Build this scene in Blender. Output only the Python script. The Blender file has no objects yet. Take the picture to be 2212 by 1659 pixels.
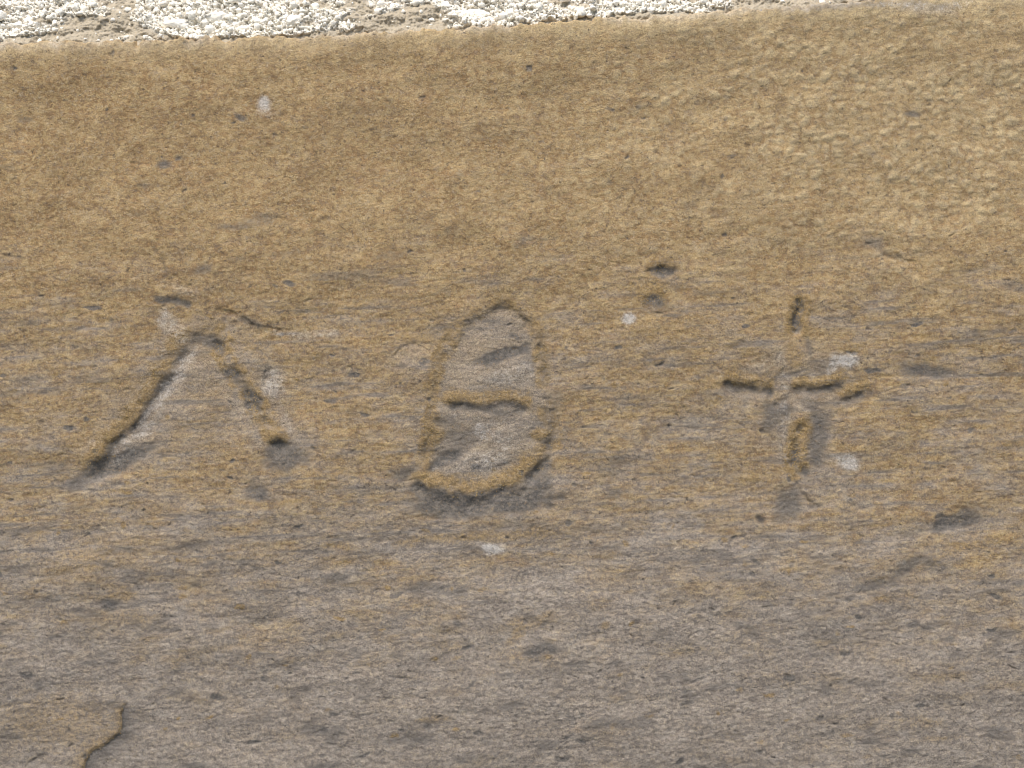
import bpy, math, random
import numpy as np
from mathutils import Vector

# ------------------------------------------------------------------ units
# One "d" is a 2212th of the framed width of the wall; 1 d = K metres.
K = 0.8 / 2212.0
CX, CY = 1106.0, 829.5           # middle of the framed piece of wall, in d (x right, y down)
ZC = 1.9                         # height of that middle above the ground
SC = bpy.context.scene

# ------------------------------------------------------------------ camera
cam_d = bpy.data.cameras.new("camera")
cam = bpy.data.objects.new("camera", cam_d)
SC.collection.objects.link(cam)
DIST = 1.35
cam.location = (0.0, -DIST, ZC)
cam.rotation_euler = (math.radians(90), 0, 0)
cam_d.sensor_width = 36
cam_d.lens = 36 * DIST / 0.8
cam_d.clip_start = 0.01
cam_d.clip_end = 500
SC.camera = cam

# ------------------------------------------------------------------ sky, sun, exposure
TO_SUN = Vector((-0.24, -0.42, 0.86)).normalized()
world = bpy.data.worlds.new("World")
SC.world = world
world.use_nodes = True
nt = world.node_tree
nt.nodes.clear()
sky = nt.nodes.new("ShaderNodeTexSky")
sky.sky_type = 'NISHITA'
sky.sun_disc = False
sky.sun_elevation = math.asin(TO_SUN.z)
sky.sun_rotation = math.atan2(TO_SUN.x, TO_SUN.y)
bg = nt.nodes.new("ShaderNodeBackground")
bg.inputs[1].default_value = 0.12
wo = nt.nodes.new("ShaderNodeOutputWorld")
nt.links.new(sky.outputs[0], bg.inputs[0])
nt.links.new(bg.outputs[0], wo.inputs[0])

sun_d = bpy.data.lights.new("sun", 'SUN')
sun_d.energy = 3.4
sun_d.angle = math.radians(30)
sun_d.color = (1.0, 0.93, 0.82)
sun = bpy.data.objects.new("sun", sun_d)
SC.collection.objects.link(sun)
sun.rotation_euler = TO_SUN.to_track_quat('Z', 'Y').to_euler()
sun.location = (-1.5, -1.5, 4)

SC.render.engine = 'CYCLES'
SC.view_settings.view_transform = 'Standard'
SC.view_settings.look = 'None'
SC.view_settings.gamma = 1
SC.view_settings.exposure = 0.60
SC.cycles.filter_width = 1.1

# ------------------------------------------------------------------ noise
rng = np.random.default_rng(11)
random.seed(5)
NL, STEP = 2048, 2.0
FX, FY = np.meshgrid(np.fft.rfftfreq(NL, STEP), np.fft.fftfreq(NL, STEP))

def lattice(lo, hi, power=1.0, aniso=1.0, angle=0.0):
    """Periodic band-limited noise; lo..hi are wavelengths in d; aniso stretches along the bedding."""
    a = math.radians(angle)
    u = (FX * math.cos(a) + FY * math.sin(a)) * aniso
    v = -FX * math.sin(a) + FY * math.cos(a)
    f = np.hypot(u, v) + 1e-9
    amp = f ** (-power) * np.exp(-(lo * f) ** 2 * 0.5) * (1 - np.exp(-(hi * f) ** 2))
    w = rng.standard_normal((NL, NL))
    n = np.fft.irfft2(np.fft.rfft2(w) * amp, s=(NL, NL))
    return (n / n.std()).astype(np.float32)

def sample(n, x, y):
    u = (x / STEP) % NL
    v = (y / STEP) % NL
    i = np.floor(u).astype(int); j = np.floor(v).astype(int)
    fu = u - i; fv = v - j
    i %= NL; j %= NL
    i1 = (i + 1) % NL; j1 = (j + 1) % NL
    return (n[j, i] * (1 - fu) + n[j, i1] * fu) * (1 - fv) + (n[j1, i] * (1 - fu) + n[j1, i1] * fu) * fv

def sstep(a, b, x):
    t = np.clip((x - a) / (b - a), 0, 1)
    return t * t * (3 - 2 * t)

N_WARPX = lattice(16, 120, 1.6)
N_WARPY = lattice(16, 120, 1.6)
N_BIG = lattice(60, 900, 1.6, 2.0, -2)
N_MID = lattice(8, 70, 1.0, 2.0, -3)
N_BED = lattice(5, 60, .9, 5.0, -3)
N_FINE = lattice(3.0, 16, 0.5, 1.6, -3)
N_DIMP = lattice(20, 44, 0.3, 1.25, -8)
N_BLOT = lattice(12, 150, 1.3, 2.6, -4)
N_STREAK = lattice(5, 60, 1.1, 13.0, -1.5)
N_BREAK = lattice(18, 70, .8)
N_LUMP = lattice(3.6, 40, 1.1)
N_LUMB = lattice(8, 60, 1.0)
N_PATCH = lattice(20, 220, 1.5, 1.8, 0)

# ------------------------------------------------------------------ the sampled grid
def axis(lo, hi, a, b, step, grow=1.12):
    """Even spacing inside a..b, growing towards lo and hi."""
    core = list(np.arange(a, b, step))
    out, s, p = [], step, core[-1]
    while p < hi:
        s = min(s * grow, 28); p += s; out.append(p)
    pre, s, p = [], step, core[0]
    while p > lo:
        s = min(s * grow, 28); p -= s; pre.append(p)
    return np.array(pre[::-1] + core + out)

XS = axis(-1500, 3700, -24, 2236, 1.95)
YS = axis(-60, 2900, -30, 1690, 1.95)
X, Y = np.meshgrid(XS, YS)
H = np.zeros_like(X)
GOLD = np.zeros_like(X); GREY = np.zeros_like(X); CHALK = np.zeros_like(X); WORN = np.zeros_like(X)  # GREY: bare grey stone, plus shade painted under edges
INK = np.zeros_like(X)

def edge_y(x):
    return np.interp(x, [-1500, 0, 300, 600, 800, 1000, 1200, 1500, 1700, 1900, 2212, 3700],
                     [150, 84, 80, 71, 62, 51, 39, 20, 5, -10, -34, -90])

# general form: bulging face, turned up at the top and under at the bottom
t = (Y - CY) / 829.5
H += -46 * sstep(0, 1, np.clip(-t, 0, 1.2)) * 0.62 - 20 * np.clip(t, 0, 3) ** 2
H += 34 * np.clip((X - 1500) / 900, 0, 1) ** 2 * np.clip((500 - Y) / 600, 0, 1) * -0.5
WX = X + 3.0 * sample(N_WARPX, X, Y)
WY = Y + 3.0 * sample(N_WARPY, X, Y)
dense = sstep(-500, -30, X) * sstep(2740, 2240, X) * sstep(2200, 1690, Y)
FINE = sample(N_FINE, X, Y)
MID = sample(N_MID, X, Y)
BED = sample(N_BED, X, Y)
H += 2.6 * sample(N_BIG, X, Y)
H += 0.30 * MID * (0.6 + 0.4 * sstep(300, 700, Y))
H += 0.13 * BED * (0.45 + 0.55 * sstep(350, 800, Y)) * dense
H += 0.20 * FINE * dense
dm = np.exp(-(((X - 2040) / 680) ** 2 + ((Y - 240) / 310) ** 2))
# the pebbly skin of the upper right: rounded grains of unequal size packed together
def cells(x, y, sx, sy, seed):
    g = np.random.default_rng(seed); J = g.uniform(.08, .92, (256, 256, 2)); R = g.uniform(.75, 1.2, (256, 256))
    u, v = x / sx, y / sy
    iu, iv = np.floor(u).astype(int), np.floor(v).astype(int)
    d1 = np.full(x.shape, 9.0); d2 = np.full(x.shape, 9.0); rnd = np.zeros(x.shape)
    for a in (-1, 0, 1):
        for b in (-1, 0, 1):
            ii, jj = (iu + a) % 256, (iv + b) % 256
            d = np.hypot(u - (iu + a + J[jj, ii, 0]), v - (iv + b + J[jj, ii, 1])) * R[jj, ii]
            d2 = np.where(d < d1, d1, np.minimum(d2, d)); rnd = np.where(d < d1, R[jj, ii], rnd); d1 = np.minimum(d1, d)
    return d1, d2, rnd
_wx = X + 4 * sample(N_WARPX, X * 1.5, Y * 1.5); _wy = Y + 4 * sample(N_WARPY, X * 1.5, Y * 1.5) + .12 * X
c1, c2, cr_ = cells(_wx, _wy, 27, 20, 3)
NODULE = np.clip(1 - c1 * .9, 0, 1) * sstep(-.08, .60, c2 - c1)
k_ = np.clip(dm * (0.75 + .45 * sample(N_BLOT, X, Y)), 0, 1)
def soften(a, n):
    """Centuries of weather: a small binomial blur of relief, of a stain or of painted shade."""
    for _ in range(n):
        a[:, 1:-1] = a[:, 1:-1] * .5 + (a[:, 2:] + a[:, :-2]) * .25
        a[1:-1] = a[1:-1] * .5 + (a[2:] + a[:-2]) * .25
    return a
NODULE = soften(NODULE, 5)
H += 3.3 * k_ * NODULE * dense

H0 = H.copy()          # the face before anything was cut into it

def box(pts, pad):
    xs = [p[0] for p in pts]; ys = [p[1] for p in pts]
    i0, i1 = np.searchsorted(XS, [min(xs) - pad, max(xs) + pad])
    j0, j1 = np.searchsorted(YS, [min(ys) - pad, max(ys) + pad])
    return slice(j0, j1), slice(i0, i1)

def line_dist(pts, sl, warp=1.0):
    """Signed distance to a polyline (positive on its right-hand side, seen in the direction of travel), and position 0..1 along it."""
    px = X[sl] + (WX[sl] - X[sl]) * warp
    py = Y[sl] + (WY[sl] - Y[sl]) * warp
    seg = [math.hypot(b[0] - a[0], b[1] - a[1]) for a, b in zip(pts, pts[1:])]
    tot = sum(seg)
    best = np.full(px.shape, 1e9); sgn = np.ones(px.shape); par = np.zeros(px.shape)
    acc = 0
    for (a, b), L in zip(zip(pts, pts[1:]), seg):
        dx, dy = b[0] - a[0], b[1] - a[1]
        tt = np.clip(((px - a[0]) * dx + (py - a[1]) * dy) / (L * L), 0, 1)
        d = np.hypot(px - a[0] - tt * dx, py - a[1] - tt * dy)
        s = np.sign(dx * (py - a[1]) - dy * (px - a[0]))
        m = d < best
        best = np.where(m, d, best); sgn = np.where(m, s, sgn); par = np.where(m, (acc + tt * L) / tot, par)
        acc += L
    return best * sgn, par

def smooth_pts(p, n=3):
    """Chaikin corner cutting, so strokes are hand-cut curves."""
    for _ in range(n):
        q = [p[0]]
        for a, b in zip(p, p[1:]):
            q += [(a[0] * .75 + b[0] * .25, a[1] * .75 + b[1] * .25), (a[0] * .25 + b[0] * .75, a[1] * .25 + b[1] * .75)]
        q.append(p[-1]); p = q
    return p

def inpoly(poly):
    x, y = WX[:-1, :-1].ravel(), WY[:-1, :-1].ravel()
    m = np.zeros(x.shape, bool)
    for (x0, y0), (x1, y1) in zip(poly, poly[1:] + poly[:1]):
        if y0 == y1: continue
        c = ((y0 > y) != (y1 > y)) & (x < (x1 - x0) * (y - y0) / (y1 - y0) + x0)
        m ^= c
    return m

def ground(poly, worn, h, n):
    m = np.zeros_like(X); m[:-1, :-1] = inpoly(poly).reshape(X.shape[0] - 1, X.shape[1] - 1); m = soften(m, n)
    H[...] += h * m; WORN[...] = np.maximum(WORN, worn * m)

def scarp(pts, depth, drop, back, lip=0.0, gold=0.0, grey=0.0, gw=12, fade=0.12, warp=1.0, greyw=None, ends=(True, True), ink=0.0):
    """A cut whose wall falls on the right-hand side of the line over `drop` and climbs back over `back`."""
    pts = smooth_pts(pts) if len(pts) > 2 else pts
    gw = gw * 1.3
    sl = box(pts, back + gw * 3 + 30)
    s, p = line_dist(pts, sl, warp)
    f = np.ones_like(s)
    if ends[0]: f *= sstep(0, fade, p)
    if ends[1]: f *= sstep(0, fade, 1 - p)
    f *= 0.82 + 0.18 * np.clip(sample(N_LUMB, X[sl] * 1.3, Y[sl]), -2, 2)
    f *= .62 + .38 * sstep(-1.1, .4, sample(N_BREAK, X[sl] + 500, Y[sl]))
    prof = np.where(s < 0, 0, np.where(s < drop * 1.35, sstep(0, drop * 1.35, s), 1 - sstep(drop * 1.35, drop * 1.35 + back, s)))
    H[sl] += -depth * .62 * f * prof
    if lip: H[sl] += lip * f * np.exp(-((s + gw * 0.5) / (gw * 0.6)) ** 2)
    if gold: GOLD[sl] = np.maximum(GOLD[sl], gold * f * np.exp(-((s + gw * 0.55) / (gw * 1.15)) ** 2))
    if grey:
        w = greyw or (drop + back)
        GREY[sl] = np.maximum(GREY[sl], grey * f * sstep(-2, drop * .7, s) * (1 - sstep(w * .5, w, s)))  # bare grey stone and painted shade together on the falling wall
    if ink: INK[sl] = np.maximum(INK[sl], ink * f * np.exp(-((s - drop * .5) / 3.0) ** 2))

def band(pts, w, worn=0.0, chalk=0.0, grey=0.0, gold=0.0, h=0.0):
    sl = box(pts, w * 3)
    s, p = line_dist(smooth_pts(pts), sl)
    m = np.exp(-(s / w) ** 2) * sstep(0, .12, p) * sstep(0, .12, 1 - p) * (1 + .2 * np.clip(sample(N_LUMB, X[sl], Y[sl]), -2, 2))
    H[sl] += h * m
    for A, k in ((GREY, grey), (GOLD, gold), (CHALK, chalk), (WORN, worn)):
        if k: A[sl] = np.maximum(A[sl], k * m)

def blob(x, y, rx, ry, ang=0.0, h=0.0, grey=0.0, gold=0.0, chalk=0.0, worn=0.0, soft=0.55, ink=0.0):
    R = max(rx, ry) * 2.2
    sl = box([(x, y)], R)
    a = math.radians(ang)
    px, py = WX[sl] - x, WY[sl] - y
    u = (px * math.cos(a) - py * math.sin(a)) / rx
    v = (px * math.sin(a) + py * math.cos(a)) / ry
    r = np.hypot(u, v) * (1 + 0.12 * np.clip(sample(N_LUMB, X[sl], Y[sl] * 1.2), -2, 2))
    m = 1 - sstep(1 - soft, 1 + soft, r)
    H[sl] += h * m
    for A, k in ((GREY, grey), (GOLD, gold), (CHALK, chalk), (WORN, worn), (INK, ink)):
        if k: A[sl] = np.maximum(A[sl], k * m)

THETA = [(1085, 655), (1150, 690), (1164, 760), (1168, 850), (1206, 900), (1210, 945), (1190, 1000), (1150, 1045), (1100, 1060), (1040, 1066), (970, 1060), (922, 1030), (920, 930), (938, 840), (962, 775), (1020, 695)]
ground(THETA, .85, -4.5, 10)
ground([(420, 690), (150, 1035), (200, 1045), (330, 1000), (420, 850), (500, 850), (575, 960), (610, 1010), (660, 960), (590, 820), (490, 690)], .62, -1.5, 14)
ground([(1690, 740), (1650, 850), (1690, 1020), (1740, 1040), (1800, 1010), (1790, 860), (1850, 790), (1760, 760)], .5, -1, 14)
# ------------------------------------------------------------------ carved lambda (upside-down V)
LAM_L = [(176, 1026), (205, 1000), (232, 958), (262, 928), (298, 893), (322, 850), (352, 806), (378, 762), (400, 728), (418, 712)]
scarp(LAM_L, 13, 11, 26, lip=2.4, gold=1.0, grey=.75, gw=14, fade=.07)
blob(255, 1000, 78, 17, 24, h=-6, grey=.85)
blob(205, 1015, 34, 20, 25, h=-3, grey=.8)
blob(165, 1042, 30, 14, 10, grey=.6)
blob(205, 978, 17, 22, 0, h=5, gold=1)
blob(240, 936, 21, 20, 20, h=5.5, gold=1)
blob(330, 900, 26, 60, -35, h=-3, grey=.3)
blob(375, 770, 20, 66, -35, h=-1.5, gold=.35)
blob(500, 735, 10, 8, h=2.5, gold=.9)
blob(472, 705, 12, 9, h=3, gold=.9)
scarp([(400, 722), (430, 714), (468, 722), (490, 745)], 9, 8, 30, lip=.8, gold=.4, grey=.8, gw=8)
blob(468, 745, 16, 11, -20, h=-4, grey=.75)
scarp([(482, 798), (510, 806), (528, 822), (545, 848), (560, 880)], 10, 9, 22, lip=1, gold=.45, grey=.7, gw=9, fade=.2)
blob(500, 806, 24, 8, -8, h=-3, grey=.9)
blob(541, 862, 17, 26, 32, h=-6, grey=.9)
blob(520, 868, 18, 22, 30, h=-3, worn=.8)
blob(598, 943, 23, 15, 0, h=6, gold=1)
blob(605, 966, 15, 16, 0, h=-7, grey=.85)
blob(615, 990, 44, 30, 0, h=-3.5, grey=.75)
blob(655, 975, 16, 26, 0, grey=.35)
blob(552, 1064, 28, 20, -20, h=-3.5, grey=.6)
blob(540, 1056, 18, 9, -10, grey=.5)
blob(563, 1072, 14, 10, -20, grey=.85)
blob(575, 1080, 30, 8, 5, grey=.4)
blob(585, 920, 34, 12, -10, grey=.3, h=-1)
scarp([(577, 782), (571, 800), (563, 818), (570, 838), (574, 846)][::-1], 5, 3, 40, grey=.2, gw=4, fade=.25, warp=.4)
blob(592, 828, 26, 34, 10, chalk=.42, h=-1)
blob(383, 714, 18, 40, 20, chalk=.38)
blob(355, 690, 18, 26, 0, chalk=.5)
blob(470, 790, 60, 70, 0, worn=.6, h=-2.5)
blob(400, 850, 70, 60, 30, worn=.45)
blob(545, 745, 50, 22, -30, worn=.4, gold=.2)
# broken skin above the lambda
scarp([(326, 640), (352, 640), (385, 644), (412, 655)], 6, 5, 14, lip=.7, gold=.35, grey=.9, gw=8, fade=.2)
blob(352, 645, 17, 7, 0, grey=.9); blob(384, 648, 9, 7, 0, grey=.9, h=-2); blob(404, 656, 10, 7, 0, grey=.9, h=-2)
scarp([(463, 662), (490, 668), (520, 682), (536, 692), (552, 702), (572, 704), (600, 704), (650, 708)], 5, 4, 60, gold=.15, gw=8, grey=.18, fade=.1, warp=.8)
blob(545, 700, 34, 9, -24, grey=.5)
scarp([(322, 515), (334, 540), (348, 560), (358, 585), (366, 600), (374, 612), (384, 620)][::-1], 3.6, 3, 24, gw=4, ink=.55, fade=.2, warp=.4)
blob(400, 604, 20, 30, -25, worn=.2, gold=.3)
blob(440, 578, 24, 13, 15, grey=.55, h=-1.5)
blob(385, 620, 60, 10, -20, chalk=.2)
scarp([(548, 452), (566, 462), (588, 456), (606, 466)], 2.5, 3, 20, gw=3, fade=.2)
blob(565, 470, 50, 14, 8, grey=.4); blob(515, 488, 60, 8, 8, grey=.45)

# ------------------------------------------------------------------ carved theta
TH_BOT = [(893, 1012), (906, 1030), (926, 1046), (954, 1061), (988, 1070), (1025, 1070), (1065, 1062), (1100, 1050), (1130, 1030), (1155, 1000), (1170, 965)]
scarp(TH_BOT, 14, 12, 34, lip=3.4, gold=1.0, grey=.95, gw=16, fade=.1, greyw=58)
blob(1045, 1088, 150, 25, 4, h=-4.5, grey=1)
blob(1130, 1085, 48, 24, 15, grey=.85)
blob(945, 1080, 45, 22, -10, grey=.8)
band([(965, 884), (1040, 888), (1145, 892)], 8, grey=.65, h=-.5)  # dark strip painted as the shadow beneath the bar
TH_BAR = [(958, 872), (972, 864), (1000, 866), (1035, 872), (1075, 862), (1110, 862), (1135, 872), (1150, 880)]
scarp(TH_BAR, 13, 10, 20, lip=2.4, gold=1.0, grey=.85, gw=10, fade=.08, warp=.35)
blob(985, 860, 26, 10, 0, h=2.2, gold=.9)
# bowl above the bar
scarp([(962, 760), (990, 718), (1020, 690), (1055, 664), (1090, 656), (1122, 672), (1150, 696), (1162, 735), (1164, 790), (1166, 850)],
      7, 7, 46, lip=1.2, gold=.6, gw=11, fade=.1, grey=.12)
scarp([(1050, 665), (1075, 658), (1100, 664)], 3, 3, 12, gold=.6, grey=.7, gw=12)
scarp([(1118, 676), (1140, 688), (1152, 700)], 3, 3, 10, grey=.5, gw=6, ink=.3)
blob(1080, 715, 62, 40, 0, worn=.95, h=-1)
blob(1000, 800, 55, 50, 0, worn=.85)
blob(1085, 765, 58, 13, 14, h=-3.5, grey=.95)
blob(1120, 752, 22, 10, 20, grey=.55)
blob(1090, 808, 60, 20, 0, chalk=.30, h=1.2)
blob(1130, 805, 24, 28, 0, chalk=.3)
# left side
scarp([(930, 1010), (922, 985), (924, 955), (930, 920), (945, 890)], 6, 6, 30, lip=1.5, gold=.6, gw=10, grey=.3)
blob(935, 940, 23, 24, 0, h=5, gold=.9); blob(946, 918, 10, 9, 0, h=-2.5, grey=.6)
blob(934, 890, 12, 22, 10, gold=.5, h=1)
blob(938, 825, 14, 44, 0, gold=.4, h=.8)
# bowl below the bar
scarp([(1190, 880), (1186, 905), (1176, 930)], 6, 6, 16, grey=.5, gw=6)
blob(1045, 905, 95, 24, 0, h=-2, grey=.15)
blob(975, 925, 32, 34, 0, h=-2.5, grey=.38)
blob(1010, 950, 70, 20, 30, h=-2.5, grey=.42)
blob(962, 993, 44, 13, 24, h=-4.5, grey=.9)
blob(1070, 960, 62, 38, 18, worn=.5, h=2)
blob(1060, 990, 70, 20, 12, chalk=.3, h=2)
blob(970, 1018, 40, 10, -6, chalk=.25, h=1)
blob(985, 895, 26, 12, 0, chalk=.2)
blob(1075, 908, 46, 5, 0, grey=.45, h=-1)
scarp([(1185, 930), (1180, 965), (1160, 1005), (1130, 1035)][::-1], 4, 5, 16, lip=1, gold=.55, gw=11, grey=.5, fade=.15)
blob(1174, 940, 20, 15, 0, gold=.95, h=3); blob(1175, 955, 14, 8, 0, grey=.6, h=-2)
blob(1190, 900, 18, 38, 8, grey=.35, worn=.3)
scarp([(1212, 875), (1208, 900), (1196, 925)][::-1], 2.5, 3, 20, grey=.2, gw=4)
scarp([(1200, 950), (1190, 966), (1180, 985)][::-1], -3.2, 3, 24, gw=4, grey=0, fade=.25)
scarp([(1196, 1012), (1188, 1030), (1178, 1046)][::-1], -4.5, 3, 28, gw=4, fade=.25)
blob(1184, 955, 13, 24, -12, grey=.55); blob(1172, 1048, 24, 22, 20, grey=.75, h=-2); blob(1156, 1015, 16, 14, 20, worn=.6)
scarp([(838, 772), (852, 755), (880, 738), (915, 734), (945, 746)], 4, 5, 60, gold=.35, gw=9, grey=.12, fade=.2)
blob(890, 775, 55, 30, 0, worn=.6)
blob(1175, 790, 13, 62, 0, grey=.35, h=-1.5); blob(1168, 735, 14, 22, 0, grey=.4)
blob(1198, 860, 25, 26, 0, grey=.4)
blob(870, 1022, 36, 13, 28, grey=.6, h=-2); blob(905, 1024, 18, 9, 0, gold=.5, h=1)

# ------------------------------------------------------------------ carved cross
def vertical_cut(pts, w, depth, gold, grey, broken=.35):
    """A narrow chisel cut with both rims weathered yellow."""
    pts = smooth_pts(pts)
    sl = box(pts, w * 4)
    s, p = line_dist(pts, sl, .6)
    f = sstep(-0.01, .18, p) * sstep(-0.01, .14, 1 - p)
    rag = 1 + .18 * np.clip(sample(N_LUMB, X[sl] * .5, Y[sl] * 3), -2, 2)
    f = f * (1 - broken * (1 - sstep(-.9, .7, sample(N_BREAK, X[sl], Y[sl]))))
    m = np.exp(-(s / (w * .62)) ** 2) * f * rag
    H[sl] -= depth * .6 * m
    H[sl] += 1.4 * f * np.exp(-((np.abs(s) - w * 1.25) / (w * .5)) ** 2)
    GOLD[sl] = np.maximum(GOLD[sl], gold * (.15 + .85 * f) * (1 - sstep(w * 1.0, w * 2.1, np.abs(s) + 0 * s)) * sstep(0, .05, p) * sstep(0, .05, 1 - p))
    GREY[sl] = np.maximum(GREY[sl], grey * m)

vertical_cut([(1724, 640), (1725, 668), (1722, 695), (1719, 726)], 15, 22, 1.0, .95, 0)
band([(1726, 640), (1724, 690), (1720, 724)], 15, gold=1.0)
blob(1726, 650, 22, 16, 0, gold=.9, h=1)
blob(1726, 668, 7, 9, 0, grey=.9, h=-4)
blob(1720, 700, 9, 24, 0, grey=.4, h=-2)
scarp([(1728, 724), (1742, 732), (1748, 745), (1744, 762)][::-1], 3, 3, 14, gw=4, grey=.3, ink=.2)
blob(1715, 765, 18, 30, 0, gold=.4, h=1.5); blob(1700, 770, 14, 9, -20, worn=.8, h=-2)
blob(1750, 752, 10, 22, 0, grey=.5)
scarp([(1650, 838), (1668, 820), (1688, 800), (1700, 790)], 3, 3, 40, gold=.35, gw=5, grey=.15, fade=.2, warp=.4)
blob(1640, 795, 60, 24, 22, worn=.3, chalk=.18)
scarp([(1560, 818), (1578, 820), (1596, 828), (1612, 824), (1635, 832), (1660, 836), (1676, 838)], 15, 10, 20, lip=3.4, gold=1, grey=.8, gw=11, fade=.08, warp=.4)
blob(1580, 822, 14, 8, 0, h=1.5, gold=.8); blob(1622, 826, 18, 9, -8, h=2, gold=.9)
blob(1585, 838, 26, 9, 0, grey=.6, h=-2)
scarp([(1702, 828), (1725, 833), (1760, 834), (1785, 828), (1815, 822), (1835, 822)], 14, 8, 18, lip=3.0, gold=.9, grey=.75, gw=10, fade=.12, warp=.4)
blob(1782, 824, 44, 6, 4, gold=.75, h=1)
scarp([(1765, 858), (1785, 846), (1808, 834)], 5, 5, 14, grey=.5, gw=5)
scarp([(1812, 862), (1832, 852), (1856, 842), (1888, 832)], 14, 10, 22, lip=3.2, gold=1, grey=.75, gw=11, fade=.12, warp=.4)
blob(1872, 836, 14, 10, 10, gold=.7, h=-2, grey=.3)
blob(1735, 852, 26, 22, 0, grey=.3, h=-2)
blob(1694, 858, 20, 10, 0, h=-2, grey=.5, gold=.3)
scarp([(1648, 878), (1668, 862), (1695, 860), (1702, 872)], 5, 6, 24, gold=.3, grey=.5, gw=7)
blob(1680, 882, 40, 22, 15, h=-3.5, grey=.62); blob(1665, 905, 30, 20, 25, grey=.6); blob(1708, 872, 9, 14, 0, h=2.2, gold=.4)
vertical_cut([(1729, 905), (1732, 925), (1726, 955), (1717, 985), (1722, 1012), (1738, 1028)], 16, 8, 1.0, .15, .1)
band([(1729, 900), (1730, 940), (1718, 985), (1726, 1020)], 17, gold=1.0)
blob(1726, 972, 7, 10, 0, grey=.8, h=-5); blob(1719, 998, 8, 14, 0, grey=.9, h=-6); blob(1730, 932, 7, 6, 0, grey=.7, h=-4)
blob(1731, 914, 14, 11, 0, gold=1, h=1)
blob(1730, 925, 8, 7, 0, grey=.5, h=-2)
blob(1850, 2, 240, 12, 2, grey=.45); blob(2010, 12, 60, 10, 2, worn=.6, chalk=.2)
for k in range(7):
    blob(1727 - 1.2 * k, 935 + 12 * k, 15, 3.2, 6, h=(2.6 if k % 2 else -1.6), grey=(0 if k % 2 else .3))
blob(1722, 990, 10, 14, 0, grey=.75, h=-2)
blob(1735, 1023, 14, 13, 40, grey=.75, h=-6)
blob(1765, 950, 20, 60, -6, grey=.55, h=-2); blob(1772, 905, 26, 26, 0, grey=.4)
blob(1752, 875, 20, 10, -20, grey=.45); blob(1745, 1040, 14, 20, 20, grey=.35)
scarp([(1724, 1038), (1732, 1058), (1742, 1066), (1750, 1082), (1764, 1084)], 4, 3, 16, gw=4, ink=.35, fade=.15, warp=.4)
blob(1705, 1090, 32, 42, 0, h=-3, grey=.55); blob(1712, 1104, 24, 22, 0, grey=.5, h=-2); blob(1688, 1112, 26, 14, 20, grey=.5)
blob(1828, 782, 24, 16, 10, chalk=.85); blob(1800, 786, 12, 22, -15, chalk=.55); blob(1836, 1000, 28, 17, 0, chalk=.75)
blob(1815, 990, 24, 12, -20, chalk=.3); blob(1650, 960, 34, 24, 0, chalk=.15)
blob(1780, 790, 22, 26, 0, grey=.35)

band([(575, 716), (650, 722), (740, 722)], 11, chalk=.30)
blob(590, 828, 22, 34, 10, chalk=.5)
vertical_cut([(1005, 692), (975, 730), (950, 775), (938, 820), (932, 870), (926, 930), (916, 985), (905, 1024)], 12, 5, .62, .45, 1.0)
vertical_cut([(1150, 690), (1163, 735), (1168, 790), (1170, 850)], 10, 8, .75, .65, .95)
vertical_cut([(1170, 860), (1192, 905), (1194, 950), (1176, 1000), (1150, 1040)], 15, 7, .55, .6, .95)
band([(1000, 850), (960, 780), (1000, 710), (1060, 680), (1120, 700), (1140, 780), (1135, 840)], 34, worn=.85, h=-2)
band([(960, 900), (950, 960), (985, 1025), (1060, 1030), (1130, 990), (1150, 910)], 30, worn=.7, h=-2)
band([(1010, 930), (1090, 935), (1100, 985), (1020, 1015)], 26, worn=.6, chalk=.32)
vertical_cut([(432, 716), (468, 742), (502, 796), (545, 862), (585, 925), (604, 975)], 15, 9, .8, .65, .95)
band([(225, 1015), (290, 945), (345, 870), (400, 780), (440, 745)], 20, worn=.9, chalk=.34, h=-2)
band([(440, 760), (480, 830), (540, 910), (580, 980)], 22, worn=.7, chalk=.1, h=-1.5)
band([(160, 1000), (230, 925), (300, 850), (360, 750), (380, 690)], 16, worn=.8, chalk=.18)
band([(640, 950), (600, 880), (575, 800)], 16, worn=.7, chalk=.22)
band([(1690, 740), (1690, 800), (1700, 870), (1690, 960), (1700, 1020)], 18, worn=.8, chalk=.2)
band([(1760, 880), (1775, 950), (1765, 1020)], 16, grey=.6, h=-1.5)
band([(1560, 850), (1640, 868), (1740, 860), (1860, 866)], 12, worn=.8, grey=.3, h=-1)

# ------------------------------------------------------------------ pits, chips, cracks, stains
scarp([(1420, 578), (1436, 570), (1452, 576)], 7, 6, 14, lip=1.6, gold=.8, grey=.95, gw=10)
blob(1436, 584, 24, 15, 10, h=-9, grey=.95); blob(1428, 574, 34, 22, 10, gold=.6, h=1.5); blob(1420, 560, 24, 14, 10, gold=.5, h=1)
blob(1408, 640, 32, 26, 0, h=2.5, gold=.75); blob(1410, 654, 26, 12, 0, h=-4, grey=.7); blob(1412, 650, 14, 10, 0, h=-2, grey=.95); blob(1420, 612, 34, 14, 0, gold=.45); blob(1400, 672, 30, 12, 10, grey=.4)
blob(1357, 688, 15, 12, 0, chalk=1.0); blob(1063, 1187, 22, 14, -10, chalk=.85); blob(567, 222, 13, 14, 0, chalk=.95, h=-1); blob(572, 240, 22, 9, 0, chalk=.3)
blob(566, 220, 5, 4, 0, grey=.6); blob(584, 212, 8, 5, 0, grey=.4)
blob(516, 246, 17, 5, -24, grey=.9, h=-1.2); blob(490, 232, 30, 6, -20, chalk=.15)
blob(1639, 1126, 9, 7, -30, h=-4, ink=.5, grey=.8)
scarp([(1826, 1084), (1845, 1090), (1865, 1096), (1884, 1094)], 5, 3, 9, gw=4, ink=.5, fade=.2, warp=.5)
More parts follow.
